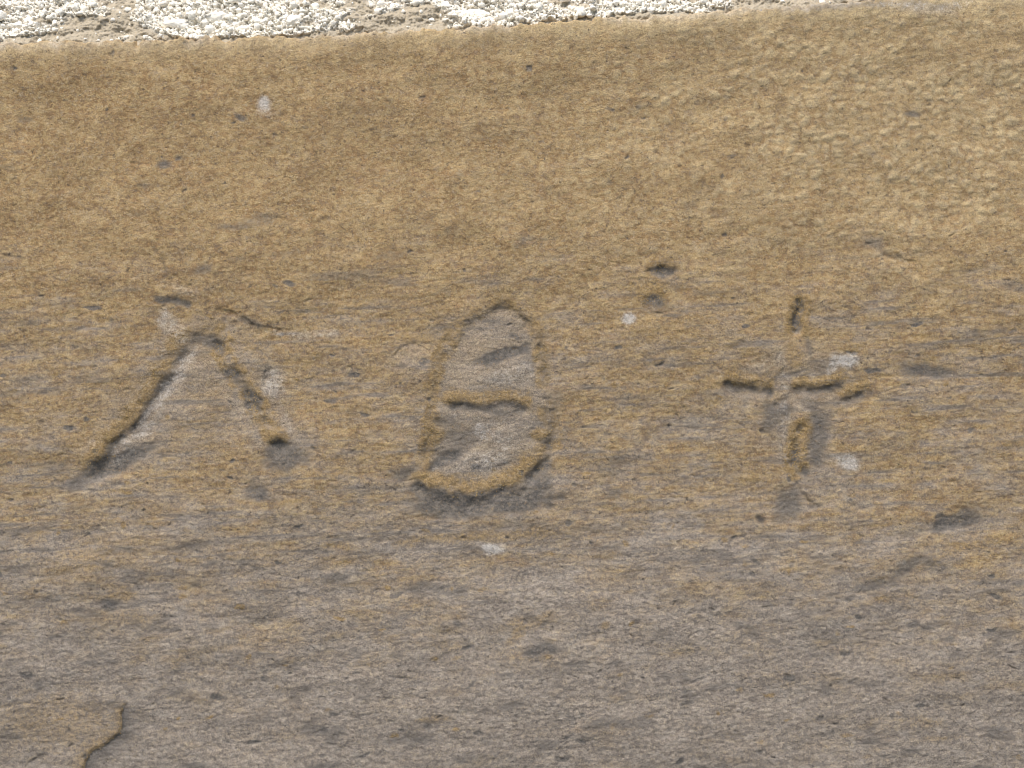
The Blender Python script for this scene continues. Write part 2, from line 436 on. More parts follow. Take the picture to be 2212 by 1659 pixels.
scarp([(1890, 1096), (1920, 1100), (1950, 1092)], 3, 3, 9, gw=4, ink=.3, fade=.2, warp=.5)
blob(1764, 1097, 13, 4, 0, ink=.4, h=-3, grey=.6)
blob(2062, 1128, 58, 15, 12, h=-3, grey=1); blob(2092, 1112, 28, 12, 25, grey=.7); blob(2010, 1136, 40, 8, 5, grey=.4)
scarp([(2030, 1108), (2070, 1096), (2110, 1086)], 3, 4, 20, gold=.2, gw=8)
blob(1960, 1225, 50, 17, 28, h=-1.2, grey=.6); blob(2000, 1208, 26, 14, 20, grey=.5); blob(1945, 1215, 16, 8, 20, chalk=.35)
blob(2005, 800, 58, 14, -4, h=-2.4, grey=.75); blob(2150, 722, 50, 8, 10, grey=.4); blob(2110, 722, 8, 14, 20, grey=.5)
blob(1890, 524, 22, 14, 0, worn=.7, grey=.35, h=-1.6); blob(1915, 545, 26, 8, -25, grey=.4, h=-1)
scarp([(1905, 540), (1925, 552), (1945, 558), (1975, 562)], 4, 3, 14, gw=4, ink=.35, grey=.3, fade=.2)
scarp([(1921, 515), (1924, 522), (1921, 530)], 2.5, 2, 8, gw=3, ink=.4)
blob(1945, 556, 8, 4, -15, ink=.6, h=-2)
for (x, y, r, q, k) in [(1975, 243, 14, 8, .85), (1380, 228, 7, 5, .8), (1920, 190, 8, 6, .5), (1702, 148, 4, 4, .9), (1890, 328, 10, 6, .5), (35, 327, 14, 5, .5),
                        (78, 412, 7, 5, .6), (345, 350, 20, 8, .7), (395, 341, 12, 8, .4), (310, 395, 20, 8, .45), (50, 256, 22, 7, .45), (340, 395, 16, 7, .35),
                        (40, 518, 6, 5, .5), (240, 690, 9, 5, .8), (170, 712, 26, 6, .6), (70, 700, 30, 7, .5), (20, 740, 30, 6, .4), (180, 820, 40, 6, .45),
                        (60, 815, 30, 8, .4), (1150, 520, 20, 6, .3), (870, 380, 18, 6, .3), (645, 545, 9, 7, .4), (790, 690, 24, 6, .3), (1290, 510, 26, 5, .3),
                        (990, 1346, 12, 9, .75), (1172, 1408, 42, 14, .85), (1245, 1438, 40, 7, .5), (1328, 1064, 22, 14, .5), (1335, 1000, 26, 14, .4),
                        (1175, 1390, 22, 12, .4), (240, 1308, 22, 15, .85), (420, 1262, 12, 7, .5), (400, 1330, 26, 8, .35), (170, 1320, 26, 7, .4),
                        (640, 1448, 18, 6, .5), (740, 1400, 26, 6, .4), (385, 1330, 10, 8, .3), (1130, 1135, 60, 8, .5), (1300, 1145, 90, 8, .45),
                        (925, 1575, 12, 10, .8), (890, 1600, 44, 14, .5), (840, 1610, 40, 7, .5), (1110, 1528, 40, 8, .55), (1085, 1560, 20, 5, .4),
                        (780, 1480, 18, 10, .3), (880, 1360, 10, 8, .3), (1570, 1245, 60, 10, .35), (1775, 1225, 20, 6, .4), (1815, 1230, 14, 6, .5),
                        (2003, 1360, 14, 10, .6), (1960, 1400, 60, 7, .35), (2110, 1345, 40, 6, .35), (1870, 1320, 20, 6, .3), (660, 1490, 26, 9, .5),
                        (600, 1500, 20, 6, .35), (70, 1300, 70, 12, .4), (250, 1190, 50, 9, .5), (60, 1150, 60, 7, .4), (420, 1180, 90, 8, .5), (800, 1165, 80, 7, .4),
                        (30, 1225, 50, 8, .45), (560, 1345, 40, 6, .3), (300, 1265, 14, 9, .5), (180, 1385, 30, 8, .3), (80, 1480, 14, 10, .55), (230, 1530, 60, 7, .35),
                        (130, 1240, 60, 6, .4), (1500, 1140, 120, 6, .35), (1700, 1180, 110, 6, .35), (1950, 1160, 60, 6, .4), (1430, 760, 60, 5, .35), (1560, 690, 90, 5, .4),
                        (1110, 1130, 26, 6, .4), (700, 300, 9, 4, .3), (1100, 130, 9, 3, .5), (300, 140, 20, 8, .2), (1550, 45, 14, 5, .4), (1600, 100, 20, 4, .4)]:
    blob(x, y, r, q, 5, h=-1.6 * k, grey=k)
blob(262, 1284, 26, 20, 10, gold=.55, h=1.6); blob(250, 1265, 12, 12, 0, gold=.4)
blob(2000, 2, 130, 9, 1, chalk=.35)
blob(1150, 1340, 60, 14, 6, gold=.5); blob(1120, 1370, 18, 22, 0, gold=.55); blob(1105, 1390, 10, 14, 0, gold=.5)
blob(395, 1270, 14, 7, 0, gold=.5); blob(930, 1560, 40, 8, 10, gold=.5); blob(1010, 1270, 70, 6, 5, gold=.3); blob(300, 1340, 60, 20, 0, gold=.3)
blob(1130, 1420, 90, 26, 0, gold=.25); blob(180, 1210, 60, 22, 10, gold=.4); blob(980, 1400, 50, 14, 0, gold=.3); blob(385, 1430, 14, 12, 0, gold=.4, h=.8)
blob(2030, 1600, 70, 8, 4, gold=.35); blob(1995, 1560, 60, 14, 0, gold=.3); blob(2100, 1180, 90, 14, 8, gold=.35); blob(1040, 1160, 220, 14, 3, gold=.4)
blob(15, 551, 14, 3, 0, ink=.6, h=-2); blob(40, 553, 12, 2.5, 0, ink=.6, h=-2)
for (x, y, L, a) in [(1805, 196, 13, 50), (835, 215, 10, 5), (300, 398, 10, 10), (1560, 545, 26, 12), (880, 170, 8, 0), (1780, 97, 8, 0),
                     (1690, 95, 7, 10), (1190, 215, 12, -15), (610, 240, 8, 10), (420, 145, 8, 10), (1420, 320, 10, 8), (470, 590, 12, 10),
                     (1200, 345, 9, -10), (1390, 545, 20, 6), (2110, 175, 10, 20), (1960, 150, 9, 30), (2180, 430, 14, 5), (700, 470, 12, 20)]:
    c, s_ = math.cos(math.radians(a)), math.sin(math.radians(a))
    scarp([(x - L * c, y + L * s_), (x + L * .1, y - 1.5), (x + L * c, y - L * s_)], 2.6, 2.5, 7, gw=3, ink=.55, fade=.25, warp=.6)
# bedding ledges: long shallow steps, mostly low down
for k in range(260):
    y = random.uniform(330, 1650) if random.random() < .8 else random.uniform(1000, 1650)
    x = random.uniform(-20, 2230)
    L = random.uniform(12, 60)
    a = math.radians(random.gauss(3, 5))
    n = 5
    pts = [(x + L * 2 * (i / (n - 1) - .5) * math.cos(a), y - L * 2 * (i / (n - 1) - .5) * math.sin(a) + random.gauss(0, 3)) for i in range(n)]
    inside = (165 < x < 660 and 640 < y < 1050) or (880 < x < 1220 and 650 < y < 1100) or (1550 < x < 1890 and 640 < y < 1100)
    if inside: continue
    g = random.uniform(0, .5)
    scarp(pts, random.uniform(.8, 2.2), 4, random.uniform(12, 30), gw=6, grey=g, gold=random.choice([0, 0, .2]), fade=.35)

GOLD *= 1 - .45 * sstep(1120, 1220, Y)
GREY *= .90
H = H0 + .56 * soften(H - H0, 6)
# small sharp accidents: nicks, pits and mineral flecks, cut after the weathering
soften(GREY, 7); soften(GOLD, 4); soften(CHALK, 8); soften(WORN, 8); soften(INK, 1)

# crumbled sides of the theta, the second leg of the lambda, and the scraped ground beside the strokes
for pts, dp, bk_, ik in [([(463, 662), (490, 666), (520, 682), (536, 692), (552, 702), (572, 706), (600, 706), (640, 709)], 3.2, 46, .22),
                         ([(430, 640), (410, 625), (384, 620), (366, 600), (356, 580), (344, 555), (330, 532)], 2.6, 26, .45),
                         ([(574, 846), (570, 838), (563, 818), (571, 800), (577, 782)], 2.6, 26, .35),
                         ([(1196, 925), (1208, 900), (1213, 872)], 2, 16, .2), ([(1180, 985), (1190, 966), (1199, 948)], 2.6, 20, .3), ([(1178, 1046), (1188, 1030), (1197, 1010)], 3, 20, .3),
                         ([(914, 985), (918, 960), (930, 932)], 2, 16, .2), ([(842, 770), (856, 754), (882, 740), (915, 736), (945, 748)], 2.4, 40, .1),
                         ([(1118, 676), (1138, 686), (1152, 698)], 2.4, 14, .4), ([(1650, 838), (1668, 820), (1688, 800), (1700, 790)], 1.8, 30, .1),
                         ([(1724, 1038), (1732, 1058), (1742, 1066), (1750, 1082), (1764, 1084)], 2, 12, .35), ([(548, 452), (566, 462), (588, 456), (606, 466), (618, 474)], 1.8, 20, .15),
                         ([(150, 712), (200, 704), (240, 706)], 1.6, 16, .2), ([(1905, 540), (1925, 552), (1945, 558), (1990, 562)], 2.4, 12, .4), ([(500, 670), (470, 645), (440, 640)], 2, 20, .1)]:
    scarp(pts, dp * .9, 3.2, bk_, gw=3, ink=ik * .35, fade=.18, warp=.7)
for k in range(420):
    x, y = random.uniform(-10, 2225), edge_y(random.uniform(0, 2200)) + 20 + random.random() ** .8 * 1560
    L = random.uniform(3, 11); a = math.radians(random.gauss(6, 22)); c, s_ = math.cos(a), math.sin(a)
    scarp([(x - L * c, y + L * s_), (x + random.uniform(-2, 2), y + random.uniform(-2, 2)), (x + L * c, y - L * s_)], random.uniform(1, 2.4), 2, random.uniform(3, 9), gw=3, ink=random.choice([0, .3, .55]), grey=random.choice([0, 0, .6]), fade=.3, warp=.8)
for k in range(130):
    x, y = random.uniform(-10, 2225), 60 + random.random() ** .5 * 1600
    q = random.uniform(.35, .9) * (.55 + .45 * (y > 560))
    blob(x, y, random.uniform(4, 18), random.uniform(3, 7), random.gauss(6, 12), h=-.8 * q, grey=q)
for k in range(160):
    x, y = random.uniform(-10, 2225), 300 + random.random() * 1350
    blob(x, y, random.uniform(4, 12), random.uniform(3, 6), random.gauss(6, 12), gold=random.uniform(.3, .7))
# the flake lifting in the lower left corner, built into the relief as a raised skin
FLAKE = [(280, 1508), (266, 1530), (262, 1556), (264, 1580), (246, 1600), (226, 1612), (200, 1626), (186, 1644), (178, 1670), (160, 1712), (120, 1745), (40, 1770), (-60, 1790)]
sl = box(FLAKE + [(-200, 1500)], 200)
s, p = line_dist(smooth_pts(FLAKE), sl, .55)
f = sstep(0, .07, p) * sstep(0, .35, 1 - p)
H[sl] += np.where(s > 0, 3.0 * f * np.exp(-np.maximum(s, 0) / 110) * sstep(0, 9, s), -1.0 * f * np.exp(s / 28))
GREY[sl] = np.maximum(GREY[sl], np.where(s < 2, .7 * f * np.exp(np.minimum(s, 0) / 34), 0))  # shade in the gap beside the flake, painted in as grey
GOLD[sl] = np.maximum(GOLD[sl], np.where(s > 0, .55 * f * np.exp(-np.maximum(s, 0) / 26), 0))
scarp([(40, 1672), (52, 1650), (72, 1636), (104, 1627)], 2.5, 4, 30, gw=6, grey=.35, ink=.3, fade=.2, warp=.5, ends=(False, True))
blob(120, 1560, 130, 60, 0, gold=.25)

HE = np.array([H[np.searchsorted(YS, edge_y(x) + 26), i] for i, x in enumerate(XS)])   # height of the face just under its top edge
# roll the top edge of the stone over and away
ed = edge_y(X) + 1.6 * sample(N_WARPY, X, Y * 0) + 1.2 * sample(N_LUMB, X, Y * 0) + 2.2 * sample(N_BREAK, X, Y * .6)
dd = Y - ed
H += -9 * np.exp(-np.maximum(dd, -10) / 15) * (dd > -10)
H += np.where(dd < 4, -1.0 * np.maximum(4 - dd, 0) ** 1.75, 0).clip(-420, 0)
H[dd < -45] = np.minimum(H[dd < -45], -450)

# patina: ochre above, bare violet-grey below
PAT = 1.0 - sstep(-0.9, 1.0, (Y - (1215 + 40 * np.sin(X / 330 + .6) + 60 * sstep(1300, 2212, X))) / 380) * .62
PAT -= .34 * sstep(380, 900, Y) - .03 * sstep(1150, 1400, Y)
PAT += .11 * np.clip(sample(N_BLOT, X + 300, Y), -2, 2) * sstep(300, 760, Y)
PAT -= .07 * np.exp(-((Y - 1160 - 12 * np.sin(X / 200)) / 30) ** 2) * sstep(2300, 200, X)
PALE = np.clip(np.exp(-((dd - 14) / 30) ** 2) * .6 + 1.0 * np.sqrt(k_) * sstep(.18, .52, NODULE) * (.6 + .4 * sstep(-1, 1, sample(N_DIMP, X * .7, Y * .7))) + .30 * sstep(900, 2200, X) * sstep(700, 100, Y), 0, 1)
DUST = np.exp(-((dd - 4) / 11) ** 2) * .34 * sstep(-.8, 1.2, sample(N_PATCH, X * 1.5, Y)) + .12 * np.exp(-((dd - 12) / 12) ** 2) * sstep(900, 100, X)
_mid = sstep(430, 700, Y) * sstep(1500, 1150, Y)
_st = sample(N_STREAK, X, Y + .02 * X)
PAT -= .14 * np.clip(_st, -1.5, 2) * _mid * .55
GREY = np.maximum(GREY, .42 * sstep(.7, 2.3, sample(N_BLOT, X + 900, Y)) * sstep(1000, 1250, Y))
GREY = np.maximum(GREY, .40 * sstep(.7, 2.0, _st) * (.25 + .75 * _mid))
PAT = np.clip(PAT, 0, 1)

# ------------------------------------------------------------------ materials
class Nodes:
    def __init__(s, name):
        s.m = bpy.data.materials.new(name); s.m.use_nodes = True
        s.t = s.m.node_tree; s.t.nodes.clear()
        s.out = s.n('ShaderNodeOutputMaterial'); s.b = s.n('ShaderNodeBsdfPrincipled')
        s.l(s.b.outputs[0], s.out.inputs[0])
    def n(s, k, **kw):
        o = s.t.nodes.new(k)
        for a, b in kw.items(): setattr(o, a, b)
        return o
    def l(s, a, b): s.t.links.new(a, b)
    def put(s, sock, v):
        if hasattr(v, 'links'): s.l(v, sock)
        else: sock.default_value = v
    def math(s, op, a, b=0.0, c=0.0, clamp=False):
        o = s.n('ShaderNodeMath', operation=op, use_clamp=clamp)
        s.put(o.inputs[0], a); s.put(o.inputs[1], b); s.put(o.inputs[2], c)
        return o.outputs[0]
    def mix(s, f, a, b, mode='MIX'):
        o = s.n('ShaderNodeMix', data_type='RGBA', blend_type=mode)
        s.put(o.inputs[0], f); s.put(o.inputs[6], a); s.put(o.inputs[7], b)
        return o.outputs[2]
    def mapping(s, scale, rot=(0, 0, 0)):
        tc = s.n('ShaderNodeTexCoord'); mp = s.n('ShaderNodeMapping')
        s.l(tc.outputs['Object'], mp.inputs[0]); mp.inputs['Scale'].default_value = scale
        # rotate first, then stretch: two nodes
        if any(rot):
            r = s.n('ShaderNodeMapping'); r.inputs['Rotation'].default_value = rot
            s.l(tc.outputs['Object'], r.inputs[0]); s.l(r.outputs[0], mp.inputs[0])
        return mp.outputs[0]
    def noise(s, vec, scale, detail=3, rough=.6, dist=0.0):
        o = s.n('ShaderNodeTexNoise'); s.l(vec, o.inputs['Vector'])
        o.inputs['Scale'].default_value = scale; o.inputs['Detail'].default_value = detail
        o.inputs['Roughness'].default_value = rough; o.inputs['Distortion'].default_value = dist
        return o.outputs[0]
    def rng(s, v, a, b, c=0.0, d=1.0, kind='SMOOTHSTEP'):
        o = s.n('ShaderNodeMapRange', interpolation_type=kind)
        s.put(o.inputs[0], v)
        for i, q in enumerate((a, b, c, d)): o.inputs[i + 1].default_value = q
        return o.outputs[0]
    def attr(s, name):
        o = s.n('ShaderNodeAttribute', attribute_name=name)
        sp = s.n('ShaderNodeSeparateColor'); s.l(o.outputs['Color'], sp.inputs[0])
        return sp.outputs[0], sp.outputs[1], sp.outputs[2], o.outputs['Alpha']

U = 1.0 / (K * 100)      # object metres -> hundreds of d

def stone_material():
    s = Nodes('weathered_sandstone')
    tilt = (0, math.radians(1.5), 0)
    iso = s.mapping((U, U, U))
    st2 = s.mapping((U * .84, U, U), tilt)
    st3 = s.mapping((U * .70, U, U), tilt)
    st5 = s.mapping((U * .2, U, U), tilt)
    gold, grey, chalk, worn = s.attr('stain_shade_a')
    pat, pale, dust, ink = s.attr('stain_b')
    nA = s.noise(st2, 1.1, 4, .55)            # large drift
    nB = s.noise(st5, 5.5, 5, .62, .4)        # bedding streaks
    nC = s.noise(st2, 11.0, 5, .70, .1)        # mottling about 10 px
    nD = s.noise(iso, 30.0, 3, .75, 0)        # coarse grain
    nE = s.noise(iso, 60.0, 2, .7)            # grain
    nF = s.noise(iso, 3.0, 4, .6)
    ochre = s.mix(s.rng(nA, .35, .65), (.320, .193, .080, 1), (.402, .262, .116, 1))
    mot = s.noise(st2, 5.2, 5, .62, .5)          # soft mottling about 20 px
    mot2 = s.noise(st3, 3.4, 5, .6, .4)
    ochre = s.mix(s.rng(mot, .36, .62), (.240, .146, .066, 1), ochre)
    ochre = s.mix(s.math('MULTIPLY', s.rng(nC, .40, .64), .8), ochre, (.445, .322, .155, 1))
    ochre = s.mix(s.math('MULTIPLY', s.rng(nF, .5, .72), .55), ochre, (.305, .178, .080, 1))
    ochre = s.mix(s.math('MULTIPLY', s.rng(mot, .50, .66), .45), ochre, (.450, .333, .182, 1))
    ochre = s.mix(s.math('MULTIPLY', pale, .85), ochre, (.490, .375, .210, 1))
    bare = s.mix(s.rng(nC, .36, .66), (.238, .196, .161, 1), (.435, .362, .292, 1))
    bare = s.mix(s.math('MULTIPLY', s.rng(nB, .52, .7), .45), bare, (.155, .136, .121, 1))
    bare = s.mix(s.math('MULTIPLY', s.rng(mot, .46, .64), .5), bare, (.375, .325, .275, 1))
    # the patina survives in patches: threshold of a noise by the patina amount
    v = s.math('ADD', s.math('ADD', s.math('MULTIPLY', nC, .55), s.math('MULTIPLY', mot2, .35)), s.math('ADD', s.math('MULTIPLY', nB, .30), s.math('MULTIPLY', nD, .50)))
    v = s.math('SUBTRACT', s.math('ADD', s.math('MULTIPLY', pat, .62), s.math('MULTIPLY', v, 1.0)), 1.185)
    pm = s.rng(v, -.30, .30)
    col = s.mix(s.math('MULTIPLY', pm, .93), bare, ochre)
    col = s.mix(s.math('MULTIPLY', worn, .75), col, s.mix(s.rng(nD, .35, .65), (.255, .213, .172, 1), (.365, .305, .245, 1)))
    rag = s.math('ADD', s.math('MULTIPLY', nC, .6), s.math('MULTIPLY', nD, .4))
    def ragged(mask, lo, hi, k=1.5):
        e = s.math('ADD', mask, s.math('MULTIPLY', s.math('SUBTRACT', rag, .5), k))
        return s.math('MULTIPLY', s.rng(e, lo, hi), s.rng(mask, 0, .2))
    gm = ragged(gold, -.05, .60)
    col = s.mix(s.math('MULTIPLY', gm, .85), col, s.mix(s.rng(nC, .35, .65), (.235, .152, .066, 1), (.390, .265, .125, 1)))
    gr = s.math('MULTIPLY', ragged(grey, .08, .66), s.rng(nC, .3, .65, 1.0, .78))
    col = s.mix(gr, col, s.mix(s.rng(nC, .35, .68), (.112, .102, .093, 1), (.168, .152, .137, 1)))  # grey mineral and painted shade share this colour
    cm = s.math('MAXIMUM', s.math('MULTIPLY', ragged(chalk, .06, .85, 1.9), .80), s.math('MULTIPLY', dust, s.rng(nC, .3, .6, .3, 1.0)))
    col = s.mix(cm, col, (.56, .52, .48, 1))
    big = s.noise(st2, 1.9, 6, .62, .3)
    bs = s.n('ShaderNodeVectorMath', operation='SCALE'); s.l(col, bs.inputs[0]); s.l(s.rng(big, .34, .66, .89, 1.08), bs.inputs['Scale'])
    col = bs.outputs[0]
    # flecks of other minerals, each kind with its own size
    f1 = s.noise(st3, 14.0, 5, .74, .1); f2 = s.noise(st2, 18.0, 4, .72, 0); f3 = s.noise(st2, 12.0, 5, .78, .3); f4 = s.noise(st2, 22.0, 3, .6)
    col = s.mix(s.math('MULTIPLY', s.rng(f1, .52, .62), s.rng(pat, 0, 1, .66, .32)), col, (.192, .166, .147, 1))
    col = s.mix(s.math('MULTIPLY', s.rng(f2, .55, .64), s.rng(gr, 0, .8, .50, .15)), col, (.465, .372, .250, 1))
    col = s.mix(s.math('MULTIPLY', s.rng(f3, .58, .70), .50), col, (.170, .140, .105, 1))
    col = s.mix(s.math('MULTIPLY', s.rng(f4, .58, .68), s.math('ADD', s.math('MULTIPLY', pm, .30), .10)), col, (.360, .215, .090, 1))
    # grain: pale and dark grains, few bright mica points, dark pinholes
    g = s.math('ADD', s.math('MULTIPLY', s.rng(nD, .30, .70, 0, 1, 'LINEAR'), .52), s.math('MULTIPLY', s.rng(nE, .28, .72, 0, 1, 'LINEAR'), .48))
    gcol = s.n('ShaderNodeMix', data_type='FLOAT'); gcol.inputs[2].default_value = .60; gcol.inputs[3].default_value = 1.42
    s.l(g, gcol.inputs[0])
    hv = s.n('ShaderNodeVectorMath', operation='SCALE'); s.l(col, hv.inputs[0]); s.l(gcol.outputs[0], hv.inputs['Scale'])
    col = hv.outputs[0]
    spk = s.noise(st2, 17.0, 4, .75, .8)
    pin = s.math('MULTIPLY', s.rng(spk, .60, .68), .75)
    col = s.mix(pin, col, (.085, .075, .07, 1))
    col = s.mix(ink, col, (.05, .043, .038, 1))
    s.l(col, s.b.inputs['Base Color'])
    s.b.inputs['Roughness'].default_value = .92
    s.b.inputs['Specular IOR Level'].default_value = .18
    hh = s.math('ADD', s.math('MULTIPLY', nD, 1.0), s.math('MULTIPLY', nE, .7))
    hh = s.math('SUBTRACT', hh, s.math('MULTIPLY', pin, .9))
    hh = s.math('ADD', hh, s.math('MULTIPLY', nC, .6))
    bp = s.n('ShaderNodeBump'); bp.inputs['Strength'].default_value = 1.0; bp.inputs['Distance'].default_value = K * 1.3
    s.l(hh, bp.inputs['Height']); s.l(bp.outputs[0], s.b.inputs['Normal'])
    return s.m

def plaster_material(name, grain=False):
    s = Nodes(name)
    iso = s.mapping((U, U, U))
    nA = s.noise(iso, 4.0, 4, .6); nB = s.noise(iso, 16, 4, .65); nC = s.noise(iso, 60, 3, .7)
    white = s.mix(s.rng(nA, .35, .65), (.92, .87, .77, 1), (.87, .81, .71, 1))
    white = s.mix(s.math('MULTIPLY', s.rng(nB, .52, .72), .35), white, (.50, .42, .32, 1))
    if not grain:
        m, _, _, _ = s.attr('stain_shade_a')
        dirt = s.mix(s.rng(nB, .35, .65), (.30, .25, .18, 1), (.48, .39, .26, 1))
        dirt = s.mix(s.rng(nC, .4, .6), dirt, (.42, .37, .30, 1))
        white = s.mix(m, white, dirt)
    s.l(white, s.b.inputs['Base Color'])
    s.b.inputs['Roughness'].default_value = .95
    s.b.inputs['Specular IOR Level'].default_value = .1
    bp = s.n('ShaderNodeBump'); bp.inputs['Strength'].default_value = 1.0; bp.inputs['Distance'].default_value = K * 2.2
    s.l(s.math('ADD', nB, s.math('MULTIPLY', nC, .6)), bp.inputs['Height']); s.l(bp.outputs[0], s.b.inputs['Normal'])
    return s.m

def pebble_material():
    s = Nodes('grey_pebble')
    iso = s.mapping((U, U, U))
    n = s.noise(iso, 14, 5, .7)
    s.l(s.mix(s.rng(n, .35, .65), (.16, .145, .13, 1), (.38, .34, .30, 1)), s.b.inputs['Base Color'])
    s.b.inputs['Roughness'].default_value = .85
    bp = s.n('ShaderNodeBump'); bp.inputs['Distance'].default_value = K * 2
    s.l(n, bp.inputs['Height']); s.l(bp.outputs[0], s.b.inputs['Normal'])
    return s.m

M_STONE = stone_material(); M_PLASTER = plaster_material('lime_plaster'); M_GRAIN = plaster_material('lime_grain', True); M_PEBBLE = pebble_material()

# ------------------------------------------------------------------ mesh building
BASE_Z = ZC - (2900 - CY) * K

def empty(name, loc, label, cat):
    o = bpy.data.objects.new(name, None); SC.collection.objects.link(o)
    o.location = loc; o['label'] = label; o['category'] = cat
    o.empty_display_size = .1
    return o

def to_local(x, y, h, base):
    return np.stack([(x - CX) * K, -h * K, ZC - (y - CY) * K - base], -1)

def grid_faces(nx, ny):
    i = np.arange(nx - 1)[None, :] + np.arange(ny - 1)[:, None] * nx
    return np.stack([i, i + nx, i + nx + 1, i + 1], -1).reshape(-1, 4)

def grid_normals(P):
    du = np.gradient(P, axis=1); dv = np.gradient(P, axis=0)
    n = np.cross(dv, du)
    n /= np.linalg.norm(n, axis=-1, keepdims=True) + 1e-20
    n[n[..., 1] > 0] *= -1
    return n.reshape(-1, 3)

def mesh_from(name, co, faces, mat, parent=None, attrs=None, normals=None, smooth=True):
    used = np.unique(faces)
    remap = np.full(len(co), -1, np.int64); remap[used] = np.arange(len(used))
    f = remap[faces]
    me = bpy.data.meshes.new(name)
    me.vertices.add(len(used)); me.vertices.foreach_set('co', co[used].astype(np.float32).ravel())
    k = faces.shape[1]
    me.loops.add(f.size); me.loops.foreach_set('vertex_index', f.astype(np.int32).ravel())
    me.polygons.add(len(f)); me.polygons.foreach_set('loop_start', (np.arange(len(f)) * k).astype(np.int32))
    me.polygons.foreach_set('use_smooth', np.full(len(f), smooth))
    me.update(calc_edges=True)
    for an, data in (attrs or {}).items():
        a = me.attributes.new(an, 'FLOAT_COLOR', 'POINT')
        a.data.foreach_set('color', data[used].astype(np.float32).ravel())
    if normals is not None:
        me.normals_split_custom_set_from_vertices(normals[used].tolist())
    me.materials.append(mat)
    o = bpy.data.objects.new(name, me); SC.collection.objects.link(o); o.parent = parent
    return o

# ------------------------------------------------------------------ the carved stone
stone = empty('carved_stone', (0, 0, BASE_Z), 'weathered ochre and grey stone block carved with an upside-down V, theta and cross', 'carved stone')
P = to_local(X, Y, H, BASE_Z)
NRM = grid_normals(P)
P2 = P.reshape(-1, 3)
A1 = np.stack([GOLD, GREY, CHALK, WORN], -1).clip(0, 1).reshape(-1, 4)
A2 = np.stack([PAT, PALE, DUST, INK], -1).clip(0, 1).reshape(-1, 4)
ny, nx = X.shape
F = grid_faces(nx, ny)
fx = X[:-1, :-1].ravel(); fy = Y[:-1, :-1].ravel()

def near(pts, w):
    best = np.full(X.shape, 1e9)
    sl = box(pts, w + 20)
    s, _ = line_dist(smooth_pts(pts), sl)
    best[sl] = np.abs(s)
    return (best < w)[:-1, :-1].ravel()

lam = near([(170, 1030), (215, 1000), (262, 935), (322, 860), (378, 775), (418, 722)], 24) | inpoly([(170, 1010), (330, 955), (335, 985), (230, 1045), (150, 1055)]) \
    | near([(420, 725), (470, 728), (510, 806), (545, 860), (598, 950), (615, 1000)], 24)
the = inpoly([(1085, 642), (1155, 680), (1180, 740), (1185, 850), (1212, 900), (1206, 1000), (1190, 1100), (1100, 1118), (960, 1116), (900, 1090), (888, 1020),
              (905, 940), (925, 860), (940, 790), (975, 725), (1030, 665)])
cro = near([(1724, 632), (1720, 730), (1716, 790), (1728, 910), (1718, 985), (1738, 1036)], 24) | near([(1556, 826), (1620, 834), (1700, 845), (1760, 838), (1840, 828)], 20) | near([(1808, 866), (1850, 852), (1890, 840)], 20)
fla = (fx < 300) & (fy > 1500) & inpoly([(280, 1508), (266, 1530), (262, 1556), (264, 1580), (246, 1600), (226, 1612), (200, 1626), (186, 1644), (178, 1670), (170, 1720), (-120, 1720), (-60, 1560), (60, 1520), (170, 1530)])
the &= ~lam; cro &= ~(lam | the); fla &= ~(lam | the | cro)
rest = ~(lam | the | cro | fla)
AT = {'stain_shade_a': A1, 'stain_b': A2}
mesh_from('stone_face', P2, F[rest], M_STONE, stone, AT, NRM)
o = mesh_from('carved_letter', P2, F[lam], M_STONE, stone, AT, NRM); o['label'] = 'worn upside-down V, a lambda, with yellowed rims'
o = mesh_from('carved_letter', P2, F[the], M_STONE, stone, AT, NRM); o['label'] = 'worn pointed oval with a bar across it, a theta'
o = mesh_from('carved_cross', P2, F[cro], M_STONE, stone, AT, NRM); o['label'] = 'cross of short broken chisel cuts'
o = mesh_from('flake', P2, F[fla], M_STONE, stone, AT, NRM); o['label'] = 'raised flake of stone skin with a sharp broken edge'

# the rest of the block: sides, bottom and back
def ring(idx_list, depth):
    a = P2[idx_list]; b = a.copy(); b[:, 1] = depth
    co = np.concatenate([a, b]); n = len(a)
    i = np.arange(n - 1)
    return co, np.stack([i, i + 1, i + 1 + n, i + n], -1)
idx = np.arange(nx * ny).reshape(ny, nx)
loop = np.concatenate([idx[0, :], idx[1:, -1], idx[-1, -2::-1], idx[-2::-1, 0]])
co, fc = ring(loop, .35)
aw = {'stain_shade_a': np.concatenate([A1[loop]] * 2), 'stain_b': np.concatenate([A2[loop]] * 2)}
mesh_from('stone_side', co, fc, M_STONE, stone, aw, smooth=False)
bk = np.array([P2[idx[0, 0]], P2[idx[0, -1]], P2[idx[-1, -1]], P2[idx[-1, 0]]]); bk[:, 1] = .35
mesh_from('stone_back', bk, np.array([[0, 1, 2, 3]]), M_STONE, stone, {'stain_shade_a': np.zeros((4, 4)), 'stain_b': np.ones((4, 4)) * [1, 0, 0, 0]}, smooth=False)

